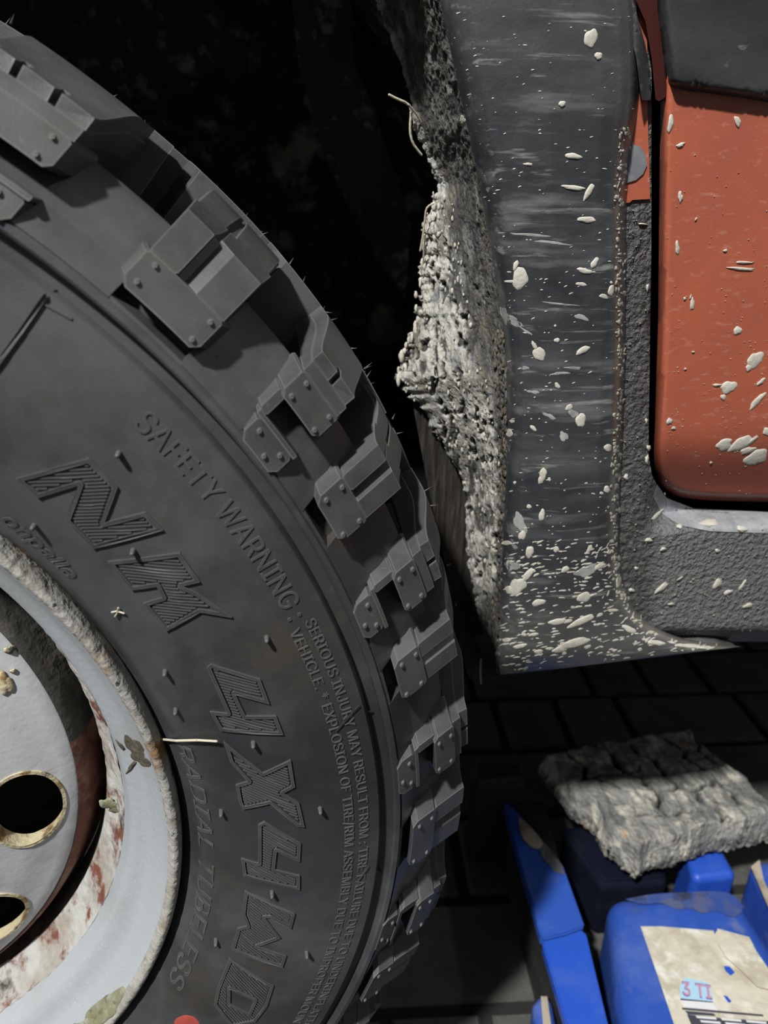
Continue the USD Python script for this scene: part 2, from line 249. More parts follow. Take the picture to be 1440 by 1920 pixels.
for ty, a, b in LUGS:
    hw = math.radians((a-b)/2)*.303
    m = bend(lugA(hw) if ty == 'A' else lugB(hw, 2 if a > 50 and a < 60 else 1), (a+b)/2)
    obj('tread_block', m, 'rubber_lug', tyre, smooth=28)
ends = sorted([(a, b, ty) for ty, a, b in LUGS], reverse=True)
for (a0, b0, t0_), (a1, b1, t1_) in zip(ends, ends[1:]+[(ends[0][0]-360, ends[0][1]-360, 'B')]):
    w = math.radians(b0-a1)/2*.307+.0008
    if w < .0005: continue
    m = Manifold.hull_points([(u, r, d) for u in (-w, w) for r, d in ((.2872, .0024), (.2950, .0070), (.2872, .014), (.2950, .014))])
    obj('shoulder_web', bend(m, (b0+a1)/2), 'rubber', tyre, smooth=28)
def block(th, y0, y1, hu, skew):
    m = prism([(-hu, .310), (hu, .310), (hu, .3206), (-hu, .3206)], 0, y1-y0, .0); m = m-Manifold.cube((.0012, .004, (y1-y0)*.7), True).translate((hu*.2, .3181, (y1-y0)*.5))
    m = m.refine_to_length(.008); q = m.to_mesh(); v = q.vert_properties[:, :3].astype(float); u, r, d = v.T; y = y0+d; rr = np.where(r > .3175, r+CR(y), .300+.0*r)
    t = math.radians(th)+(u+skew*d)/.32; return tm(np.c_[rr*np.cos(t), y, rr*np.sin(t)], q.tri_verts)
for j in range(27):
    th = 112-j*7.9
    for (y0, y1, o, hu, sk) in ((.078, .112, 3.6, .0155, .25), (.117, .150, .4, .0155, -.25), (.155, .198, 4.0, .0135, .0)):
        obj('tread_block', block(th+o+rng.uniform(-.4, .4), y0, y1, hu, sk), 'rubber_lug', tyre, smooth=28)
# fine rubber hairs left by the mould on the tread
hairs = []
for k in range(90):
    th, y = math.radians(rng.uniform(-40, 75)), rng.choice([.05, .07, .09, .12, .15])+rng.uniform(-.006, .006); r = .3206+CR(y); d = np.array([math.cos(th), 0, math.sin(th)])+rng.normal(0, .5, 3)
    c = trimesh.creation.cone(.00042, rng.uniform(.002, .0045), sections=5); c.apply_transform(trimesh.geometry.align_vectors([0, 0, 1], d/np.linalg.norm(d))); c.apply_translation([r*math.cos(th), y, r*math.sin(th)]); hairs.append(c)
obj('rubber_hair', cat(hairs), 'rubber_nub', tyre, kind='stuff')
# vent nubs standing on the sidewall, each with its small round foot
for x, y in [(223, 850), (65, 985), (250, 1032), (500, 1195), (310, 1258), (600, 1515), (415, 1520), (475, 1392), (575, 1785), (510, 1672), (330, 1330), (405, 1762), (135, 1147)]:
    P = onside(np.float64(x), np.float64(y)); n = np.array([0, -1.0, 0]); c = Manifold.cylinder(.0032, .0010, .00075, 12)+Manifold.sphere(.00075, 12).translate((0, 0, .0032))
    c = tri(c); c.apply_transform(trimesh.geometry.align_vectors([0, 0, 1], n)); c.apply_translation(P+[0, .0006, 0]); obj('rubber_nub', c, 'rubber_nub', tyre)

# the brand letters: raised outline with fine hatching inside
BRAND = [[(32, 897), (167, 859), (220, 912), (195, 980), (272, 960), (305, 992), (175, 1026), (125, 975), (150, 907), (72, 931)],
 [(204, 1052), (337, 1036), (374, 1089), (340, 1097), (372, 1112), (434, 1155), (375, 1145), (312, 1181), (270, 1130), (306, 1119), (295, 1097), (247, 1104)],
 [(389, 1250), (396, 1244), (487, 1272), (504, 1317), (440, 1299), (460, 1341), (517, 1341), (530, 1375), (414, 1367), (395, 1333), (427, 1336)],
 [(421, 1390), (493, 1448), (544, 1424), (552, 1473), (530, 1485), (560, 1504), (570, 1548), (558, 1546), (506, 1504), (456, 1514), (449, 1502), (443, 1470), (466, 1463), (433, 1427)],
 [(485, 1545), (496, 1539), (563, 1579), (561, 1613), (518, 1593), (514, 1628), (561, 1640), (561, 1665), (458, 1640), (453, 1608), (485, 1617)],
 [(460, 1669), (503, 1687), (552, 1711), (545, 1738), (507, 1718), (496, 1718), (525, 1756), (482, 1772), (536, 1790), (529, 1810), (435, 1777), (446, 1739), (464, 1734), (455, 1711)],
 [(431, 1795), (512, 1846), (500, 1884), (478, 1913), (435, 1922), (402, 1880), (409, 1848)]]
HOLES = {6: [(431, 1851), (478, 1873), (467, 1898), (431, 1880)]}
def wall_mesh(shapes, h, lift=0.0):            # shapely shapes in the wheel's (x, z) plane raised by h from the sidewall
    out = []
    for g in shapes:
        for p in getattr(g, 'geoms', [g]):
            if p.is_empty or p.area < 1e-8: continue
            e = trimesh.creation.extrude_polygon(p, 1.0, engine='earcut'); v = np.array(e.vertices); r = np.hypot(v[:, 0], v[:, 1])
            out.append(tm(np.c_[v[:, 0], ys(r)-np.where(v[:, 2] > .5, h, -.0006)-lift, v[:, 1]], e.faces))
    return cat(out)
for i, L in enumerate(BRAND):
    P = onside(*np.array(L, float).T); poly = Polygon(P[:, [0, 2]]).buffer(0)
    if i in HOLES: poly = poly.difference(Polygon(onside(*np.array(HOLES[i], float).T)[:, [0, 2]]))
    rim_ = poly.buffer(.0002).difference(poly.buffer(-.0011)); inner = poly.buffer(-.0017)
    c = np.array(poly.centroid.coords[0]); a = math.atan2(c[1], c[0])-math.radians(36); d = np.array([math.cos(a), math.sin(a)]); nn = np.array([-d[1], d[0]]); hat = []
    for s in np.arange(-.04, .04, .00115):
        ln = LineString([c+nn*s-d*.05, c+nn*s+d*.05]).intersection(inner)
        for q in getattr(ln, 'geoms', [ln]):
            if q.length > .001: hat.append(shapely.segmentize(q, .004).buffer(.00026, cap_style='flat'))
    obj('raised_letter', cat([wall_mesh([shapely.segmentize(rim_, .003)], .0008), wall_mesh(hat, .0005)]), 'rubber_letter', tyre, smooth=False)
def wall_text(txt, r0, cap, th0, th1=None, h=.0004, bold=False, slant=0.0, name='raised_lettering'):
    e = text_mesh(txt, cap, 1.0, bold); v = np.array(e.vertices); L = v[:, 0].max(); k = 1.0
    if th1 is not None: k = math.radians(th0-th1)*r0/L
    r = r0+v[:, 1]; t = math.radians(th0)-(v[:, 0]*k+slant*v[:, 1])/r0
    return obj(name, tm(np.c_[r*np.cos(t), ys(r)-np.where(v[:, 2] > .5, h, -.0004), r*np.sin(t)], e.faces), 'rubber_letter', tyre, smooth=False, label='small raised warning and size lettering' if r0 > .25 else None)
wall_text('SAFETY WARNING :', .2648, .0068, 39.6, 21.6)
wall_text('SERIOUS INJURY MAY RESULT FROM : TIRE FAILURE DUE TO UNDERINFLATION', .2693, .0038, 21.0, -27.5)
wall_text('VEHICLE. * EXPLOSION OF TIRE/RIM ASSEMBLY DUE TO IMPROPER MOUNTING', .2632, .0038, 20.8, -29.0)
wall_text('RADIAL TUBELESS', .2045, .0064, 11.6, -26.5, slant=.2)
wall_text('onpalle', .2098, .0052, 41.0, 33.3, bold=True, slant=.3)
def wall_line(pts, w=.0007, h=.0006):
    P = onside(*np.array(pts, float).T); return wall_mesh([shapely.segmentize(LineString(P[:, [0, 2]]), .004).buffer(w/2, cap_style='flat')], h)
obj('mould_line', cat([wall_line([(-30, 720), (40, 622), (78, 566), (103, 540)], .0012, .0008), wall_line([(80, 568), (135, 598)], .0005, .0004)]), 'rubber', tyre, smooth=False)
obj('mould_line', cat([wall_line([(630, 1370), (664, 1332), (682, 1300)], .0006, .0006), wall_line([(662, 1330), (700, 1335)], .0005, .0005)]), 'rubber', tyre, smooth=False)
obj('mould_line', cat([wall_line([(672, 1650), (690, 1625), (715, 1636)], .0006, .0006)]), 'rubber', tyre, smooth=False)
pd = onside(np.float64(349), np.float64(1924)); obj('paint_dot', splat(onside, 349, 1922, 24, 19, 0, .0003, 5, .05), 'red_dot', tyre, smooth=True, label='round red paint dot')
def tube(pts, r, k=6):
    pts = np.array(pts, float); return cat([Manifold.batch_hull([Manifold.sphere(r, k).translate(tuple(a)), Manifold.sphere(r, k).translate(tuple(b))]) for a, b in zip(pts[:-1], pts[1:])])
P = onside(np.array([290., 330, 370, 406]), np.array([1385., 1389, 1388, 1390]), .0022); obj('straw', tube(P, .0005), 'straw', tyre)
tr_ = onside(np.array([374., 401, 408]), np.array([688., 702, 668]))[:, [0, 2]]; obj('wear_mark', wall_mesh([Polygon(tr_).buffer(.0003).difference(Polygon(tr_).buffer(-.0008))], .0008), 'rubber_lug', tyre, smooth=False, label='small raised triangle wear mark')
for pts_ in ([(210, 1148), (220, 1146), (232, 1150)], [(222, 1140), (220, 1150), (216, 1156)]): obj('straw', tube(onside(*np.array(pts_, float).T, .0008), .00035), 'straw', tyre)

# the wheel rim
RIM = [(.1955, .012), (.1970, .005), (.1972, .0005), (.1964, -.0022), (.1948, -.0030), (.1936, -.0024), (.1926, -.0010), (.1917, .0006), (.1905, .0030), (.186, .0085), (.183, .0125), (.180, .0150), (.1765, .0170), (.1735, .0195), (.1715, .0235), (.1695, .0280), (.1672, .0330), (.1645, .0375), (.1612, .0410), (.1588, .0450), (.1575, .052), (.1570, .065), (.1560, .09), (.155, .13), (.155, .20)]
def seg(i, j): return RIM[i:j+1]
def dense(pr, step=.003):
    o = [pr[0]]
    for a, b in zip(pr[:-1], pr[1:]):
        k = max(1, int(math.ceil(math.hypot(b[0]-a[0], b[1]-a[1])/step))); o += [(a[0]+(b[0]-a[0])*i/k, a[1]+(b[1]-a[1])*i/k) for i in range(1, k+1)]
    return o
lm = lathe(dense(seg(0, 7), .0012), 900); v = np.array(lm.vertices); d = fbm(v*420, 3, 5)-.5; n0 = np.array(lm.vertex_normals); lm.vertices = v+np.array([0, -1.0, 0])*(d*.0009*sm(v[:, 1], .004, .001))[:, None]
rim = obj('wheel_rim', lm, 'rim_lip', car, smooth=50, label='grey steel wheel rim with chipped cream lip')
obj('bead_seat', lathe(dense(seg(7, 15)), 360), 'rim_paint', rim, smooth=35, label='pale silver painted inner ring')
lm = lathe(dense(seg(15, 19), .0015), 600); v = np.array(lm.vertices); lm.vertices = v+np.array([0, -1.0, 0])*((fbm(v*220, 3, 8)-.4)*.003)[:, None]
obj('rim_ledge', lm, 'rim_ledge', rim, smooth=50, label='rusty dirt-caked ledge')
obj('rim_barrel', lathe(dense(seg(19, 24), .01), 240), 'rim_well', rim, smooth=35)
DP = np.array([(.0, .034), (.06, .034), (.075, .030), (.095, .027), (.115, .0275), (.130, .031), (.139, .0345), (.1455, .0365), (.149, .040)]); fd = lambda r: np.interp(r, DP[:, 0], DP[:, 1])
hole_c = [(.1275, math.radians(-8-32.7*k)) for k in range(11)]
HOLE_K = range(10)
def hole_poly(k, g=0.0):
    r, t = hole_c[k]; p = affinity.scale(Point(0, 0).buffer(1, 40), .0155+g, .0212+g); p = affinity.rotate(p, math.degrees(t), origin=(0, 0)); return affinity.translate(p, r*math.cos(t), r*math.sin(t))
ann = Point(0, 0).buffer(.1482, 180)
for k in HOLE_K: ann = ann.difference(hole_poly(k))
from scipy.spatial import Delaunay
pts = [(r*math.cos(a), r*math.sin(a)) for r in np.linspace(.02, .1482, 44) for a in np.linspace(0, 2*math.pi, 150, endpoint=False)]
shell = [ann.exterior]+list(ann.interiors); keep = ann.buffer(-.0008)
pts = [p for p in pts if keep.contains(Point(p))]+[q.coords[0] for ln in shell for q in [ln.interpolate(k, normalized=True) for k in np.linspace(0, 1, 500 if ln is ann.exterior else 70, endpoint=False)]]
pts = np.array(pts)+rng.normal(0, 2e-6, (len(pts), 2)); tr = Delaunay(pts).simplices; cen = pts[tr].mean(1); ok = shapely.contains_xy(ann.buffer(.0001), cen[:, 0], cen[:, 1]); r = np.hypot(pts[:, 0], pts[:, 1])
dm = tm(np.c_[pts[:, 0], fd(r), pts[:, 1]], tr[ok]); dm = dm if dm.face_normals[:, 1].mean() < 0 else tm(dm.vertices, dm.faces[:, ::-1])
disc = obj('wheel_disc', dm, 'disc_paint', rim, smooth=True, label='silver wheel centre with oval holes')
EDGE = dense([(.1478, .0382), (.1497, .0400), (.1514, .0440), (.1530, .0500), (.1546, .0560), (.1560, .0600)])
obj('disc_edge', lathe(EDGE, 200, -140, 4), 'rust', rim, smooth=50, label='rusty red-brown rolled edge'); obj('disc_edge', lathe(EDGE, 200, 4, 220), 'rim_well', rim, smooth=50)
for k in (0, 1, 2):
    ring = hole_poly(k, .0004).difference(hole_poly(k, -.0011)); e = trimesh.creation.extrude_polygon(shapely.segmentize(ring, .002), 1.0, engine='earcut'); v = np.array(e.vertices); r = np.hypot(v[:, 0], v[:, 1])
    f_ = 0
    obj('hole_rim', tm(np.c_[v[:, 0], fd(r)+f_+np.where(v[:, 2] > .5, -.0008, .006), v[:, 1]], e.faces), 'hole_edge', rim, smooth=40)
hubm = cat([xform(trimesh.creation.cylinder(.148, .02, sections=96), rx=90, at=(0, .10, 0))]); obj('brake_drum', hubm, 'hub_dark', rim, smooth=40)

# ---------------------------------------------------------------- splats: thin lumps of dried mud that lie on a surface
class Surf:
    def __init__(s, PX, Y):
        s.l = LinearNDInterpolator(PX, Y); s.n = NearestNDInterpolator(PX, Y)
    def __call__(s, x, y, h):
        d = s.l(x, y); d = np.where(np.isnan(d), s.n(x, y), d); return onplane(x, y, d-h)
rr_ = np.array([p[0] for p in RIM[2:18]])[::-1]; ry_ = np.array([p[1] for p in RIM[2:18]])[::-1]
def rimsurf(x, y, h):
    Y = np.full(np.shape(x), .01)
    for _ in range(40): P = onplane(x, y, Y); Y = Y+.35*(np.interp(np.hypot(P[..., 0], P[..., 2]), rr_, ry_)-Y)
    return onplane(x, y, Y-h)
def discsurf(x, y, h):
    Y = np.full(np.shape(x), .03)
    for _ in range(40): P = onplane(x, y, Y); Y = Y+.35*(fd(np.hypot(P[..., 0], P[..., 2]))-Y)
    return onplane(x, y, Y-h-.0006)
for x, y, a, b, an, m_ in [(250, 1398, 20, 13, 50, 'dark_mud'), (262, 1420, 22, 12, 40, 'dark_mud'), (226, 1398, 14, 3, 45, 'dark_mud'), (246, 1438, 14, 4, 130, 'dark_mud'), (205, 1508, 17, 11, 20, 'moss_mud'), (218, 1519, 16, 4, 0, 'moss_mud'), (198, 1890, 40, 22, -52, 'moss_mud'), (150, 1935, 40, 20, -45, 'moss_mud')]:
    obj('mud_splat', splat(rimsurf, x, y, a, b, an, .0010, int(x+y), .3), m_, rim, smooth=50)
for x, y, a, b, an in [(10, 1282, 14, 20, 0), (18, 1218, 11, 7, 0), (24, 1258, 6, 4, 0)]:
    obj('rust_patch', splat(discsurf, x, y, a, b, an, .0008, int(x+y), .3), 'hole_edge', rim, smooth=50)

# ---------------------------------------------------------------- fender flare
KEY = [(-260, 735, 1140, -260), (-160, 775, 1172, -160), (-60, 812, 1192, -60), (100, 846, 1201, 100), (200, 868, 1199, 200), (300, 890, 1178, 300), (400, 908, 1174, 400), (500, 927, 1174, 500), (600, 942, 1173, 600), (700, 950, 1172, 700), (800, 951, 1168, 800), (900, 949, 1164, 900), (1000, 944, 1161, 990), (1060, 941, 1162, 1045), (1130, 939, 1172, 1108), (1185, 937, 1198, 1158), (1225, 934, 1262, 1194), (1250, 932, 1330, 1206), (1268, 930, 1392, 1213)]
K = np.array(KEY, float); KK = smoothcurve(np.c_[K[:, 1], K[:, 0], K[:, 2], K[:, 3]], 240)
s_ = np.r_[0, .012, .03, .06, np.linspace(.10, .86, 40), np.linspace(.875, 1.0, 12)]
FX = KK[:, None, 0]*(1-s_)+KK[:, None, 2]*s_; FY = KK[:, None, 1]*(1-s_)+KK[:, None, 3]*s_
fdep = np.interp(s_, [0, .02, .06, .14, .5, .80, .90, .955, 1.0], [.0865, .0815, .0755, .0705, .066, .0660, .0678, .0715, .0800])
fdep = fdep[None]+np.zeros_like(FX)+.010*sm(FY, 1205, 1275)**2*1.0
fdep = fdep+.0010*(fbm(np.stack([FX/60, FY/60, FX*0], -1), 3, 3)-.5)
FP = onplane(FX, FY, fdep)
b1 = FP[-1] + np.array([0, .006, -.003]); b2 = FP[-1]+np.array([0, .045, -.002])
FPa = np.concatenate([FP, b1[None], b2[None]]); low = np.concatenate([sm(FY, 260, -60)*.6+sm(FY, 1040, 1230)*.8+.5*sm(s_, .86, .95)[None], np.full((2, len(s_)), .6)])  # upper term paints the sheen of the flare top into its colour
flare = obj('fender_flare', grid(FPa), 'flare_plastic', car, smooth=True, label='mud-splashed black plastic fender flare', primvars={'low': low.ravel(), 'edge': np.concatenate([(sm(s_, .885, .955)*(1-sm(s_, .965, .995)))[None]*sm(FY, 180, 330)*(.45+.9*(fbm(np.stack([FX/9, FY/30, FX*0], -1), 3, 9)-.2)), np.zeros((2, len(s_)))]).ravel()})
fsurf = Surf(np.c_[FX.ravel(), FY.ravel()], fdep.ravel())
# the lip that turns in towards the wheel, torn and caked with mud
INN = [(640, -260), (668, -160), (690, -60), (705, 0), (722, 50), (745, 100), (768, 180), (776, 240), (806, 300), (818, 345), (806, 385), (796, 440), (792, 500), (784, 560), (776, 615), (752, 668), (744, 706), (770, 742), (790, 775), (815, 815), (845, 860), (868, 900), (873, 950), (873, 1010), (880, 1070), (890, 1120), (899, 1160), (908, 1200), (916, 1238), (922, 1262)]
rowsL = np.linspace(-260, 1262, 530); cx = np.interp(rowsL, KK[:, 1], KK[:, 0]); ix = curve(INN, rowsL)
jag = (fbm(np.c_[rowsL/9, rowsL*0, rowsL*0], 4, 11)-.5)*34*sm(rowsL, 250, 420)*(1-sm(rowsL, 760, 860))+(fbm(np.c_[rowsL/6, rowsL*0+5, rowsL*0], 3, 12)-.5)*9
ss = np.linspace(0, 1, 90); LX = ix[:, None]*(1-ss)+cx[:, None]*ss+jag[:, None]*(1-ss)**7; LY = np.repeat(rowsL[:, None], 90, 1)
dy = .150*(1-ss)+.0868*ss+.006*np.sin(np.pi*ss); LD = dy[None]+np.zeros_like(LX)
kk_ = np.interp(rowsL, [-260, 300, 360, 420, 520, 620, 720, 800, 900, 1060, 1120, 1200, 1262], [.05, .10, .30, .42, .50, .62, .75, .88, .93, .93, .70, .45, .3])
q3 = np.stack([LX/13, LY/46, LX*0], -1); nz = fbm(q3, 5, 21); nzf = fbm(q3*4.0, 3, 22)
mud = (1-sm(ss[None], kk_[:, None]-.10, kk_[:, None]+.10))*sm(nz, .25, .5)+.35*sm(nz, .56, .68)*(1-sm(LY, 200, 420)*.2)+.5*sm(LY, 850, 950)*(ss[None] < .25)*sm(nzf, .4, .6)
mud = np.clip(mud, 0, 1); crust = sm(ss, .84, .97)[None]*sm(LY, 560, 760)*sm(nzf, .38, .55); hole = sm(fbm(np.stack([LX/7, LY/18, LX*0+3], -1), 3, 31), .60, .68)*sm(LY, 360, 460)
flatz = (1-.8*sm(LY, 680, 740)*(1-sm(LY, 880, 960))*(1-sm(ss, .45, .62))[None]); hgt = flatz*(mud*(.0020*nz+.0016*(nzf-.4))*sm(ss, .0, .06)[None]+.0012*(nzf-.5))+.004*crust*(fbm(q3*6, 2, 41)-.35)-.003*hole*mud
edge_ = sm(ss, 1.0, .97)[None]
LP = onplane(LX, LY, LD); T1 = np.gradient(LP, axis=0); T2 = np.gradient(LP, axis=1); NN = np.cross(T1, T2); NN /= np.linalg.norm(NN, axis=-1, keepdims=True); NN = np.where((NN[..., 0] > 0)[..., None], -NN, NN)
LP = LP+NN*(hgt*edge_)[..., None]
lip = obj('flare_lip', grid(LP), 'lip_plastic', flare, smooth=True, label='torn inner lip caked with pale dried mud', primvars={'mud': (mud*(1-hole*.8)).ravel(), 'crust': np.clip(crust+hole*mud, 0, 1).ravel()})
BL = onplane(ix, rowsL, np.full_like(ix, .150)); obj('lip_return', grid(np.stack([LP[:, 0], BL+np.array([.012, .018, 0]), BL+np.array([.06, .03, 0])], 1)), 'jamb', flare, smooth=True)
lsurf = Surf(np.c_[LX.ravel(), LY.ravel()], (LD-hgt).ravel())
# crumbs and lumps of mud standing on the lip's torn edge and along the flare
def lump(P, r, seed):
    s = trimesh.creation.icosphere(1, 1.0); v = np.array(s.vertices); g = np.random.default_rng(seed); v = v*(.75+.5*noise(v*2.2+seed*3.3, seed)[:, None])*r*np.array([.8, .8, 1.7])*g.uniform(.7, 1.3, 3); return tm(v+P, s.faces)
lum = []
for k in range(260):
    y = rng.uniform(370, 1080); s = rng.uniform(.02, min(.95, float(np.interp(y, rowsL, kk_))+.08)); x = np.interp(y, rowsL, ix)*(1-s)+np.interp(y, rowsL, cx)*s
    lum.append(lump(lsurf(np.float64(x), np.float64(y), .0003), rng.uniform(.0003, .0009), k))
for k in range(60):
    y = rng.uniform(360, 760); lum.append(lump(lsurf(np.interp(y, rowsL, ix)+rng.uniform(-2, 8), np.float64(y), .0004), rng.uniform(.0004, .0013), k+900))
obj('mud_crumb', cat(lum), 'dried_mud', flare, smooth=60, kind='stuff', label='pale crumbs of mud along the torn lip')
lum = []
for k in range(260):
    y = rng.uniform(620, 1235); s = rng.normal(.985, .02); x = np.interp(y, rowsL, cx)+rng.normal(-6, 9); lum.append(lump(lsurf(np.float64(x), np.float64(y), .0004), rng.uniform(.0004, .0011), k+2000))
obj('mud_crumb', cat(lum), 'dark_mud', flare, smooth=60, kind='stuff', label='dark crumbs in the crease')
for pts in [[(730, 178), (745, 186), (766, 194), (772, 206), (768, 240), (772, 268), (790, 290)], [(766, 196), (780, 212), (796, 240), (803, 268)], [(812, 382), (799, 388), (797, 410), (794, 436), (788, 470)], [(796, 440), (795, 470), (793, 500)], [(902, 1235), (900, 1258), (902, 1282)]]:
    p = np.array(pts, float); p = smoothcurve(p, 14); yy = np.linspace(.138, .146, len(p)); obj('straw', tube(onplane(p[:, 0], p[:, 1], yy), .00065 if pts[0][0] < 760 else .0005), 'straw', flare, smooth=50)
for k, (x, y, r) in enumerate([(783, 492, .0013), (771, 553, .0013), (750, 668, .0016), (744, 712, .0018), (757, 690, .0016), (778, 600, .0013), (790, 520, .0012)]):
    obj('mud_lump', lump(onplane(np.float64(x+(9 if y < 640 else 3)), np.float64(y), .148), r, 300+k), 'dried_mud', flare, smooth=60)
BIG = [(975, 522, 15, 21, 15), (967, 498, 5, 10, 15), (957, 528, 12, 3, 0), (1011, 664, 11, 14, -25), (1002, 648, 4, 9, -30), (1115, 493, 6, 11, 30), (1096, 508, 16, 5, 15), (1090, 533, 10, 4, 10), (1146, 545, 6, 11, 5), (1132, 556, 8, 5, 20), (1089, 788, 9, 14, 5), (1067, 764, 8, 5, -30), (1093, 657, 15, 6, -25), (1104, 360, 6, 18, 32), (1075, 352, 22, 5, 5), (1100, 412, 18, 6, 0), (1075, 293, 16, 6, 10), (990, 308, 9, 3, 5), (1054, 195, 7, 6, 0), (1108, 72, 12, 19, 10), (1122, 105, 7, 8, 0), (865, 225, 9, 8, 0), (843, 168, 6, 12, -15), (1018, 890, 7, 13, 12), (1014, 900, 5, 9, 10), (1016, 966, 6, 11, 12), (993, 1035, 8, 11, 15), (979, 1004, 7, 9, 10), (992, 950, 5, 4, 0), (950, 1018, 10, 4, 0), (1043, 1030, 5, 6, 0), (1030, 899, 3, 4, 0), (970, 1100, 18, 14, -35), (990, 1078, 18, 6, -50), (955, 1106, 8, 8, 0), (1010, 1130, 14, 6, -10), (1095, 1120, 14, 9, -10), (1140, 840, 7, 8, 0), (1138, 918, 6, 7, -30), (1105, 1030, 9, 4, -55), (1060, 1068, 8, 6, -30), (1125, 1062, 12, 5, -20), (1045, 1166, 17, 6, -12), (1090, 1165, 26, 7, -25), (1075, 1207, 34, 8, -14), (1050, 1218, 16, 6, -15), (975, 1212, 14, 4, -10), (1000, 1190, 10, 3, -12), (950, 1200, 9, 4, 0), (1010, 1222, 9, 4, -10), (1160, 1090, 5, 12, 10), (1180, 1180, 14, 6, 25), (1230, 1205, 16, 5, 5), (1290, 1211, 26, 4, 2), (1322, 1214, 16, 3, 2), (1128, 925, 4, 3, 0), (965, 905, 3, 3, 0), (1044, 638, 6, 4, -15), (1041, 611, 2.5, 2.5, 0), (960, 790, 5, 3, 0), (1000, 803, 7, 4, 40), (1045, 723, 4, 7, -30), (955, 812, 6, 8, 10)]
FAINT = [(945, 590, 6, 16, -20), (955, 595, 12, 6, 15), (965, 605, 18, 5, 20), (985, 620, 17, 2, 35), (985, 440, 45, 3, 4), (1035, 455, 30, 3, 6), (1030, 780, 12, 4, 25), (975, 980, 10, 20, -15), (1057, 818, 10, 7, 40), (1075, 775, 12, 6, 40), (1000, 735, 12, 3, 10), (960, 1060, 14, 10, 0), (1090, 595, 16, 4, 15), (1050, 570, 30, 2, 5), (1100, 1070, 22, 10, -15), (985, 690, 8, 3, 0), (1075, 690, 14, 3, 0), (1050, 700, 16, 3, -5)]
for k, (x, y, a, b, an) in enumerate(BIG):
    s = lsurf if x < np.interp(y, rowsL, cx) else fsurf
    obj('mud_splat', splat(s, x, y, a, b, an, .00055 if a*b > 40 else .0003, 50+k, .14), 'dried_mud', flare, smooth=True)
for k, (x, y, a, b, an) in enumerate(FAINT): obj('mud_smear', splat(fsurf, x, y, a, b, an, .00010, 150+k, .3), 'grey_mud', flare, smooth=50)
spk = []
for k in range(330):
    y = rng.uniform(20, 1262); f_ = rng.uniform(.02, 1) if y < 900 else rng.uniform(.0, .98); i = np.argmin(abs(KK[:, 1]-y)); x = KK[i, 0]*(1-f_)+KK[i, 2]*f_; y2 = KK[i, 1]*(1-f_)+KK[i, 3]*f_
    a = rng.uniform(.7, 2.0)*(1+1.2*sm(y, 1000, 1200)); spk.append(splat(fsurf, x, y2, a*rng.uniform(1, 2.6), a*.8, rng.uniform(-30, 10), .00016, k+400, .2, 9))
for k in range(330):                              # streaks of fine mud thrown up near the bottom
    i = rng.integers(int(len(KK)*.80), len(KK)-2); f_ = rng.uniform(.02, .97); x = KK[i, 0]*(1-f_)+KK[i, 2]*f_; y2 = KK[i, 1]*(1-f_)+KK[i, 3]*f_
    spk.append(splat(fsurf, x, y2, rng.uniform(1.5, 8), rng.uniform(.8, 2.2), rng.uniform(-28, 5) if f_ < .8 else rng.uniform(-75, 10), .00025, k+2400, .3, 9))
for k in range(240):                              # mud caked along the flare's rear edge
    y = rng.uniform(230, 1190); i = np.argmin(abs(KK[:, 1]-y)); f_ = rng.normal(.955, .022); f_ = min(f_, .995); x = KK[i, 0]*(1-f_)+KK[i, 2]*f_; y2 = KK[i, 1]*(1-f_)+KK[i, 3]*f_
    spk.append(splat(fsurf, x, y2, rng.uniform(1, 3.2), rng.uniform(1.5, 6), rng.uniform(-10, 20), .0007, k+900, .3, 9))
obj('mud_speck', cat(spk), 'dried_mud', flare, smooth=50, kind='stuff')

# the flare and front wing go on over the wheel, above the frame
A0 = onplane(np.float64(705), np.float64(0), .15); ra = math.hypot(A0[0]+.02, A0[2]); ta = math.atan2(A0[2], A0[0]+.02)
tt = np.linspace(ta+.02, math.radians(190), 60); P2 = []
for r, y in ((ra, .150), (ra+.012, .086), (ra+.016, .072), (ra+.05, .066), (ra+.072, .072), (ra+.078, .104)): P2.append(np.stack([-.02+r*np.cos(tt), np.full_like(tt, y), r*np.sin(tt)], -1))
obj('flare_arch', grid(np.stack(P2, 1)), 'flare_plastic', flare, smooth=True, primvars={'low': np.zeros(60*6), 'edge': np.zeros(60*6)})
arc = [(-.02+(ra+.07)*math.cos(t), (ra+.07)*math.sin(t)) for t in np.linspace(ta+.02, math.pi, 40)]
wing = Polygon(arc+[(-.75, 0.0), (-.75, .62), (.42, .62)]); e = trimesh.creation.extrude_polygon(wing.buffer(0), .004, engine='earcut'); v = np.array(e.vertices)
obj('front_wing', tm(np.c_[v[:, 0], .100+v[:, 2], v[:, 1]], e.faces[:, ::-1]), 'door_paint', car, smooth=False)
obj('bonnet', xform(trimesh.creation.box((1.25, 1.3, .01)), at=(-.13, .77, .62)), 'door_paint', car, smooth=False)
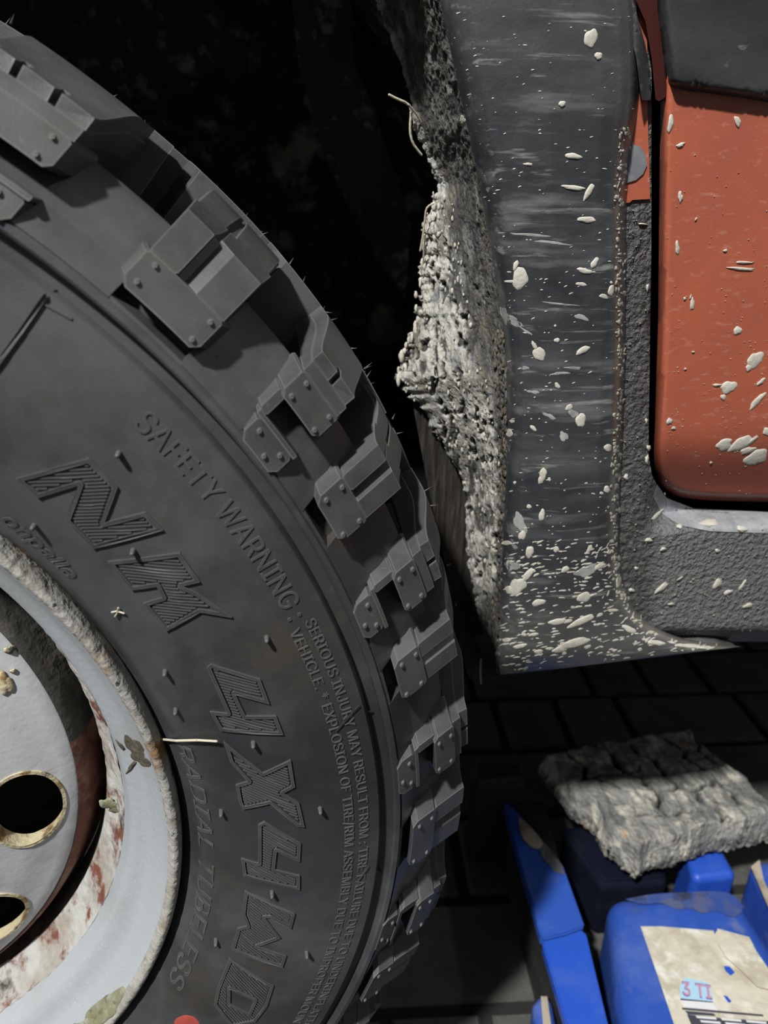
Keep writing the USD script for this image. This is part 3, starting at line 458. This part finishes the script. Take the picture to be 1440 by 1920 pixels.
# wheel arch liner and underbody
obj('wheel_arch_liner', cat([lathe([(.455, .15), (.46, .24), (.465, .33), (.45, .40), (.42, .43), (.30, .45), (.05, .45)], 90, 1, 200)]), 'liner', car, smooth=40, label='black muddy wheel arch liner')
obj('liner_flange', panel([(655, -60), (664, 120), (700, 200), (770, 420), (760, 560), (700, 480), (610, 300), (560, 120), (540, -60)], lambda x, y: .27+0*x, .004, 40), 'liner', car, smooth=False)
obj('splash_guard', panel([(770, 735), (815, 800), (850, 870), (885, 960), (885, 1060), (905, 1180), (935, 1250), (932, 1266), (880, 1273), (850, 1180), (835, 1060), (800, 900)], lambda x, y: .1545+.0*x, .004, 12), 'guard', car, smooth=40, label='dark brown frayed splash guard')
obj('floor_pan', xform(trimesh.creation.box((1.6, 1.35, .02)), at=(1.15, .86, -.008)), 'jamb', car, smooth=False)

# ---------------------------------------------------------------- body panel, sill, door
BP = [(1140, -400), (1222, -400), (1222, 200), (1221, 500), (1217, 760), (1216, 850), (1222, 890), (1238, 922), (1262, 942), (1300, 953), (1440, 960), (2480, 960), (2480, 1203), (1440, 1203), (1310, 1203), (1250, 1195), (1215, 1176), (1185, 1140), (1140, 1130)]
def bdep(x, y):
    sill = sm(x, 1206, 1246)*sm(y, 880, 960); top = .016*sm(y-np.clip((1300-x)*.10, 0, 8), 1000, 950)**1.3; bot = .020*sm(y, 1172, 1206)**2
    return .0810-.002*sill+sill*top+bot
def rowof(v): d = v-CAM; return 960-F*(d@UP)/(d@FW)
def colof(v): d = v-CAM; return 720+F*(d@RT)/(d@FW)
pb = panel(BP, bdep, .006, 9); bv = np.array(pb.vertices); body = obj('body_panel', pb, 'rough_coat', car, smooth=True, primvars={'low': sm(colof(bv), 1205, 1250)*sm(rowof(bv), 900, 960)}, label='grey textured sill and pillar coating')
STEP = [(1232, 908), (1250, 934), (1300, 953), (1440, 960), (2480, 960), (2480, 1000), (1440, 1000), (1330, 996), (1275, 985), (1240, 962), (1224, 930)]
obj('sill_step', panel(STEP, lambda x, y: bdep(x, y)-.0004, .003, 7), 'step_sheen', body, smooth=35, label='smooth top edge of the sill with its highlight painted pale')
obj('painted_pillar', panel([(1150, -400), (1212, -400), (1214, 205), (1217, 300), (1219, 373), (1186, 375), (1180, 380), (1150, 382)], lambda x, y: .0800+0*x, .002, 20), 'door_paint', body, smooth=35, label='bare red painted strip', )
fp = np.array([(1160, 262), (1172, 262), (1184, 258), (1188, 272), (1200, 274), (1211, 290), (1213, 310), (1206, 326), (1192, 338), (1172, 344), (1160, 344)], float); obj('filler_patch', panel(fp, lambda x, y: .0794+0*x, .001, 20), 'filler', body, smooth=35, label='grey filler patch')
bx_, by_ = np.meshgrid(np.linspace(1150, 1600, 120), np.linspace(200, 1200, 160)); bsurf = Surf(np.c_[bx_.ravel(), by_.ravel()], bdep(bx_.ravel(), by_.ravel()))
for k, (x, y, a, b, an) in enumerate([(1233, 965, 4, 14, 48), (1330, 980, 16, 8, 0), (1391, 992, 10, 7, 10), (1216, 1013, 7, 5, 0), (1243, 1030, 6, 4, -30), (1240, 1103, 18, 5, -38), (1275, 1085, 8, 2, -30), (1345, 1095, 12, 7, -40), (1365, 1111, 11, 4, -20), (1392, 1098, 12, 4, -55), (1402, 1136, 12, 4, -15), (1193, 1066, 4, 4, 0), (1174, 895, 5, 6, 0), (1184, 1107, 6, 4, 0), (1274, 987, 5, 6, -50), (1258, 1133, 6, 3, 0), (1345, 1033, 5, 4, 0), (1213, 862, 4, 9, 0), (1216, 840, 4, 6, 0), (1212, 790, 3, 6, 0), (1214, 540, 3, 8, 0), (1205, 420, 8, 2, 5)]):
    obj('mud_splat', splat(bsurf, x, y, a, b, an, .0014, 600+k, .22), 'dried_mud', body, smooth=50)
spk = [splat(bsurf, rng.uniform(1180, 1440), rng.uniform(965, 1195), rng.uniform(1, 2.4), rng.uniform(.8, 1.6), rng.uniform(-50, 0), .0012, k+1200, .2, 8) for k in range(80)]+[splat(bsurf, rng.uniform(1172, 1216), rng.uniform(390, 960), rng.uniform(.8, 1.8), rng.uniform(.8, 1.8), 0, .0012, k+1300, .2, 8) for k in range(40)]
obj('mud_speck', cat(spk), 'dried_mud', body, smooth=50, kind='stuff')
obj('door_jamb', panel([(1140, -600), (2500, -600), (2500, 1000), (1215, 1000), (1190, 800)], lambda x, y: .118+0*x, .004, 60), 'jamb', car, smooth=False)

corner = smoothcurve([(1228, 800), (1225, 862), (1232, 905), (1262, 930), (1310, 937), (1360, 939)], 30)
DO = [(1226, -600), (1240, 100), (1238, 200), (1236, 400), (1234, 600)]+[tuple(p) for p in corner]+[(1440, 941), (2500, 941), (2500, -600)]
dpoly = Polygon(DO); bd = LineString(DO[:-1])
def ddep(x, y):
    d = shapely.distance(bd, shapely.points(x, y)); return .0755+.011*(1-sm(d, 0, 16))**2+.010*sm(y, 770, 940)**2+.0012*sm(y, 300, 0)
pm = panel(DO, ddep, .02, 9); px_ = None
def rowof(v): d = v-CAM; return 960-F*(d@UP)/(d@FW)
door = obj('door', pm, 'door_paint', car, smooth=True, label='brick red door with splashes of dried mud', primvars={'low': sm(rowof(np.array(pm.vertices)), 800, 900)*.9})  # mask darkens the inturned bottom: its shade painted into the red
dsurf = lambda x, y, h: onplane(x, y, ddep(x, y)-h)
CL = [(1196, -600), (1222, 20), (1240, 110), (1248, 158), (1262, 172), (1300, 178), (1370, 187), (1440, 198), (2500, 225), (2500, -600)]
CL[0] = (1212, -600); CL[1] = (1231, 20); CL[2] = (1241, 100)
cb = LineString(CL[:-1]); obj('door_cladding', panel(CL, lambda x, y: .0705+.008*(1-sm(shapely.distance(cb, shapely.points(x, y)), 0, 26))**2, .014, 9), 'cladding', door, smooth=35, label='black plastic door cladding')
obj('door_edge', panel([(1180, -600), (1214, -600), (1233, 20), (1243, 100), (1250, 160), (1248, 182), (1236, 190), (1229, 186), (1222, 110), (1210, 40), (1192, 0)], lambda x, y: .0765+0*x, .01, 20), 'door_edge_paint', door, smooth=False, label='dark red door edge')
obj('door_seal', panel(smoothcurve([(1155, -600), (1163, 0), (1175, 40), (1192, 100), (1198, 150), (1203, 195), (1221, 198), (1221, 150), (1212, 90), (1198, 40), (1186, 0), (1178, -600)], 60, 1), lambda x, y: .0730+.003*sm(np.abs(x-1195), 0, 20), .01, 9), 'seal_rubber', car, smooth=35, label='black rubber strip')
DS = [(1257, 232, 5, 19, 12), (1383, 228, 6, 11, -8), (1276, 272, 9, 4, -20), (1275, 369, 4, 11, 0), (1270, 465, 4, 14, 0), (1383, 620, 8, 8, 0), (1416, 675, 13, 17, 40), (1404, 690, 6, 7, 0), (1420, 752, 6, 20, 42), (1366, 726, 15, 12, -10), (1356, 745, 6, 5, 0), (1345, 722, 10, 2.5, 0), (1427, 716, 10, 4, -40), (1255, 790, 6, 6, 0), (1263, 803, 5, 3, 0), (1358, 834, 17, 10, -25), (1390, 832, 25, 11, -32), (1402, 845, 15, 6, -20), (1418, 858, 22, 14, -25), (1408, 828, 20, 3, -38), (1278, 370, 3, 6, 0), (1305, 411, 2, 4, 25), (1295, 557, 2, 5, 10), (1284, 560, 3, 3, 0), (1298, 570, 4, 13, 5), (1360, 470, 4, 3, 0), (1390, 504, 28, 3, 4), (1395, 492, 16, 2.5, 0), (1333, 868, 3, 2.5, 0), (1300, 660, 3, 2, 0), (1285, 692, 3, 2.5, 0), (1440, 810, 10, 8, 0)]
for k, (x, y, a, b, an) in enumerate(DS): obj('mud_splat', splat(dsurf, x, y, a, b, an, .0007, 800+k, .2), 'dried_mud', door, smooth=50)
spk = [splat(dsurf, rng.uniform(1246, 1440), 930-abs(rng.normal(0, 330)) % 700, rng.uniform(.7, 1.7), rng.uniform(.5, 1.1), rng.uniform(-30, 30), .0004, k+1500, .2, 8) for k in range(120)]
obj('mud_speck', cat(spk), 'dried_mud', door, smooth=50, kind='stuff')

# ---------------------------------------------------------------- things under the car
def at_floor(x, y, Z): p = onz(np.float64(x), np.float64(y), Z); return np.array([p[0], p[1], -ZW])
# large blue can lying on its back, torn paper label on top
def polycan(px, z, r, bot=-ZW):                # rounded body whose flat top shows the outline px
    p = np.array([onz(np.float64(x), np.float64(y), z)[:2] for x, y in px]); q = np.array(Polygon(p).buffer(-r, join_style='mitre').exterior.coords)[:-1]; sp = Manifold.sphere(r, 32)
    return Manifold.batch_hull([sp.translate((x, y, h)) for x, y in q for h in (z-r, bot+r)]), np.array([*p.mean(0), -ZW])
LZ = -.255; H = LZ+ZW
Mc, o = polycan([(1140, 1672), (1380, 1658), (1480, 1810), (1580, 2010), (1185, 2030), (1156, 1850)], LZ, .017)
can = thing('plastic_can', 'wide blue plastic can with a torn cream paper label, front right on the floor', 'can', o)
v0 = tri(Mc.refine_to_length(.006)); vv = np.array(v0.vertices); vv[:, 2] += .0012*(fbm(vv*22, 3, 4)-.5)*sm(vv[:, 2], LZ-.03, LZ); v0.vertices = vv
obj('can_body', v0, 'blue_plastic', can, smooth=40)
DIRT = smoothcurve([(1172, 1686), (1220, 1676), (1300, 1672), (1372, 1670), (1400, 1706), (1372, 1724), (1345, 1704), (1318, 1716), (1296, 1700), (1270, 1708), (1240, 1690), (1210, 1698), (1172, 1686)], 40)[:-1]
lab = np.array([(1201, 1737), (1240, 1737), (1290, 1741), (1338, 1745), (1340, 1752), (1346, 1742), (1405, 1758), (1417, 1782), (1440, 1815), (1470, 1860), (1500, 1960), (1285, 1985), (1262, 1915), (1235, 1835)], float)
def flat(pts, z, th, seed, amp=.0010, step=6):
    pts = np.array(pts, float); pts = pts if Polygon(pts).exterior.is_ccw else pts[::-1]; q = Manifold.extrude(CrossSection([pts]), 1.0).refine_to_length(step).to_mesh(); v = q.vert_properties[:, :3].astype(float)
    b = amp*(fbm(np.c_[v[:, 0]/22, v[:, 1]/22, v[:, 0]*0+seed], 3, seed)-.2); return tm(onz(v[:, 0], v[:, 1], z+b+np.where(v[:, 2] > .5, 0, th)), q.tri_verts)
obj('dirt_band', flat(DIRT, LZ+.0008, .0006, 13, .0006), 'dust_blue', can, smooth=40, label='dusty dark band on the back edge')
lbl = obj('paper_label', flat(lab, LZ+.0008, .0008, 3), 'paper', can, smooth=40, label='torn dirty cream label')
obj('paper_flap', flat([(1345, 1741), (1405, 1757), (1418, 1783), (1445, 1822), (1470, 1862), (1420, 1850), (1392, 1822), (1362, 1796), (1346, 1770)], LZ+.0042, .0006, 5, .003), 'paper', lbl, smooth=40)
for pts in ([(1357, 1811), (1368, 1812), (1378, 1823), (1370, 1829), (1360, 1820)], [(1356, 1866), (1364, 1868), (1372, 1878), (1366, 1880)]): obj('tear', flat(pts, LZ+.0028, .0004, 9, 0), 'blue_bright', lbl, smooth=False)
obj('print', flat([(1284, 1833), (1330, 1843), (1338, 1880), (1276, 1875), (1274, 1850)], LZ+.0026, .0003, 9, 0), 'ink_cyan', lbl, smooth=False)
obj('print', flat([(1274, 1872), (1336, 1878), (1346, 1895), (1282, 1888)], LZ+.0026, .0003, 9, 0), 'ink_white', lbl, smooth=False)
def label_text(txt, x0, y0, x1, y1, hpx, lift, m, bold=True):   # lettering laid on the can from one picture point to another
    A, B = onz(np.float64(x0), np.float64(y0), LZ), onz(np.float64(x1), np.float64(y1), LZ); e = text_mesh(txt, 1.0, 1.0, bold); v = np.array(e.vertices); L = v[:, 0].max(); d = (B-A)/L
    up = onz(np.float64(x0-hpx*.10), np.float64(y0-hpx), LZ)-A; P = A+d*v[:, :1]+up*v[:, 1:2]; P[:, 2] = LZ+.0028+lift+np.where(v[:, 2] > .5, .0003, 0); return tm(P, e.faces)
obj('print', label_text('3 TI', 1277, 1872, 1334, 1880, 26, .0004, None), 'ink_outline', lbl, smooth=False)
obj('print', label_text('3 TI', 1278, 1871, 1333, 1879, 23, .0009, None, False), 'ink_pink', lbl, smooth=False)
bars = [[(1278, 1889), (1430, 1902), (1432, 1906), (1280, 1893)], [(1284, 1895), (1338, 1900), (1342, 1905), (1290, 1902)], [(1288, 1902), (1342, 1908), (1446, 1915), (1450, 1960), (1310, 1960), (1300, 1930)]]
for b in bars: obj('print', flat(b, LZ+.0024, .0003, 9, 0), 'ink_dark', lbl, smooth=False)
for r0 in range(3):
    for c0 in range(3):
        x = 1304+c0*47+r0*8; y = 1904.5+r0*8+c0*4; obj('print', flat([(x, y), (x+38, y+3.4), (x+40, y+7.4), (x+3, y+4.2)], LZ+.0030, .0003, 9, 0), 'ink_white', lbl, smooth=False)
# narrow box: lid cut along the tyre's shadow edge, body black for shade
TZ = -.250
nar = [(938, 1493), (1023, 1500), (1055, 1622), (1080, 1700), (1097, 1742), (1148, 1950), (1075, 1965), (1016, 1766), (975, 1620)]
def zp(px, z): q = np.array([onz(np.float64(x), np.float64(y), z)[:2] for x, y in px]); return q if Polygon(q).exterior.is_ccw else q[::-1]
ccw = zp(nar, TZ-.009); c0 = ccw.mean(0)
can2 = thing('storage_box', 'narrow box with a long blue lid cut to a shadow edge, body black for shade, pale scuff on top, beside the tyre', 'box', (c0[0], c0[1], -ZW))
obj('shade_body', Manifold.extrude(CrossSection([ccw]).offset(-.002, m3.JoinType.Round), TZ+ZW-.009).translate((0, 0, -ZW)), 'dark_plastic', can2, smooth=40)
def lid(px, m, dz=0): c_ = CrossSection([zp(px, TZ)]); obj('lit_lid', Manifold.extrude(c_.offset(-.003, m3.JoinType.Round).offset(.003, m3.JoinType.Round), .0075).translate((0, 0, TZ-.0088+dz))+Manifold.extrude(c_.offset(-.003, m3.JoinType.Round).offset(.0020, m3.JoinType.Round), .0013).translate((0, 0, TZ-.0013+dz)), m, can2, smooth=40)
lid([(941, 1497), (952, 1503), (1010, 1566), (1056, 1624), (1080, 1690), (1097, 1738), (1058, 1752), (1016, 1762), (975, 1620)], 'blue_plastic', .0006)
lid([(1016, 1764), (1058, 1754), (1097, 1740), (1148, 1950), (1075, 1965)], 'blue_bright')  # brighter blue puts the stronger light on this facet into the colour
obj('scuff', flat(smoothcurve([(972, 1532), (985, 1540), (1004, 1560), (1022, 1584), (1008, 1594), (992, 1586), (980, 1572), (974, 1552), (972, 1532)], 30)[:-1], TZ+.0013, .0004, 9, 0), 'tan_dirt', can2, smooth=40)
obj('scuff', flat([(1004, 1562), (1030, 1590), (1054, 1622), (1058, 1640), (1040, 1634), (1015, 1605)], TZ+.0011, .0004, 9, 0), 'grey_dirt', can2, smooth=40)
# low can in the bottom corner
b3, o3 = polycan([(998, 1880), (1012, 1862), (1034, 1864), (1064, 2020), (1015, 2020)], -.275, .006)
can3 = thing('plastic_can', 'low blue can with cream stripe, lowest beside the tyre', 'can', o3); obj('can_body', b3, 'blue_plastic', can3, smooth=40)
obj('stripe', flat([(1014, 1868), (1026, 1868), (1044, 2000), (1024, 2000)], -.2745, .0006, 9, 0), 'tan_dirt', can3, smooth=40)
# blue can behind, under the log: its shaded part is an added near-black box
b4, o4 = polycan([(1050, 1548), (1240, 1540), (1252, 1655), (1128, 1662)], -.272, .006)
shade_box = thing('shade_box', 'near-black box added for shade in the gap between the blue lid and the wide blue can', 'shade_box', o4); obj('shade_box_body', b4, 'shade_navy', shade_box, smooth=40)
b9, _ = polycan([(1062, 1556), (1228, 1550), (1240, 1644), (1132, 1650)], -.2705, .0012, -.275); obj('shade_box_lid', b9, 'shade_navy', shade_box, smooth=40)
b4, o4 = polycan([(1280, 1580), (1345, 1572), (1384, 1640), (1300, 1650)], -.262, .006)
can4 = thing('plastic_can', 'small blue can half hidden under the cracked log, behind the wide can', 'can', o4); obj('can_body', b4, 'blue_bright', can4, smooth=40)  # lit end of the same can, split off in bright blue
# blue can at the right edge
b5, o5 = polycan([(1404, 1612), (1540, 1592), (1680, 1800), (1500, 1800)], -.250, .010)
can5 = thing('plastic_can', 'blue can with tan dirt on its side at the right edge', 'can', o5); obj('can_body', b5, 'blue_plastic', can5, smooth=40)
obj('dirt_patch', flat([(1408, 1625), (1424, 1612), (1432, 1650), (1470, 1730), (1468, 1760), (1440, 1700)], -.2494, .0004, 9, 0), 'tan_dirt', can5, smooth=40)
# cracked log
LT = -.224
cor = np.array([onz(np.float64(x), np.float64(y), LT) for x, y in ((1014, 1412), (1292, 1362), (1474, 1524), (1190, 1590))]); lc = cor.mean(0)
logt = thing('log', 'weathered grey chunk of log with deep dark cracks lying across the blue cans', 'log', (lc[0], lc[1], LT-.032))
n = 110; u = np.linspace(0, 1, n); U, V = np.meshgrid(u, u, indexing='ij'); B = (cor[0]*((1-U)*(1-V))[..., None]+cor[1]*(U*(1-V))[..., None]+cor[2]*(U*V)[..., None]+cor[3]*((1-U)*V)[..., None])
nzs = fbm(np.stack([U*7, V*5, U*0], -1), 4, 61); crack = np.zeros_like(U)
for k, (uu, sl, a, b) in enumerate([(.20, .16, 0, .55), (.40, .10, 0, .95), (.60, .06, .05, 1), (.80, -.02, .05, .85), (.93, -.06, .1, .5)]):
    wob = (fbm(np.c_[u*6, u*0+k, u*0], 3, 70+k)-.5)*.16; cu = uu+sl*(u-.5)+wob; w = .012*(.6+.8*fbm(np.c_[u*9, u*0+k, u*0+2], 2, 80+k)); crack = np.maximum(crack, np.exp(-((U-cu[None])/w[None])**2)*(sm(u, a-.02, a+.05)*(1-sm(u, b-.12, b)))[None])
for k, (vv_, a, b) in enumerate([(.33, .05, .5), (.62, .4, .95), (.80, .1, .6)]):
    wob = (fbm(np.c_[u*6, u*0+k, u*0], 3, 90+k)-.5)*.2; cv = vv_+wob; crack = np.maximum(crack, .55*np.exp(-((V-cv[:, None])/.012)**2)*(sm(u, a, a+.1)*(1-sm(u, b-.1, b)))[:, None])
hz = .006*(nzs-.5)+.0045*(fbm(np.stack([U*22, V*16, U*0], -1), 3, 62)-.5)-.014*crack-.016*(1-sm(np.minimum(np.minimum(U, 1-U), np.minimum(V, 1-V)), 0, .04))**2
B = B+np.array([0, 0, 1.0])*hz[..., None]+np.stack([(fbm(np.stack([U*5, V*5, U*0+k], -1), 3, 63+k)-.5)*.012 for k in (0, 1)]+[U*0], -1)
topm = grid(B, True); ring = np.concatenate([B[:, 0], B[-1, 1:], B[-2::-1, -1], B[0, -2:0:-1]]); m_ = len(ring); dn = []
for q_, f_ in ((0, 0), (.010, .003), (.021, .001), (.032, -.008)): dn.append(ring*[1, 1, 0]+(ring*[1, 1, 0]-lc*[1, 1, 0])*f_*4+np.c_[np.zeros(m_), np.zeros(m_), np.minimum(ring[:, 2], 9)*(1-q_/.032)+(LT-.032)*q_/.032]+(rng.normal(0, .0009, (m_, 3)) if q_ else 0))
side = grid(np.stack([np.vstack([d_, d_[:1]]) for d_ in dn], 0), True)
lm = cat([topm, side]); cv_ = np.r_[crack.ravel(), np.zeros(len(side.vertices))]
if lm.volume < 0: lm = tm(lm.vertices, lm.faces[:, ::-1])
obj('log_body', lm, 'log_wood', logt, smooth=True, primvars={'crack': cv_})
# a dark container in the shade
b7, o7 = polycan([(884, 1418), (990, 1424), (985, 1462), (880, 1470)], -.232, .008)
dk = thing('dark_container', 'black container in deep shade behind the tyre and the blue-lidded box', 'container', o7); obj('container_body', b7, 'dark_plastic', dk, smooth=40)
b8, _ = polycan([(892, 1424), (982, 1429), (978, 1458), (890, 1464)], -.2285, .0035, -.238); obj('container_lid', b8, 'dark_plastic', dk, smooth=40)
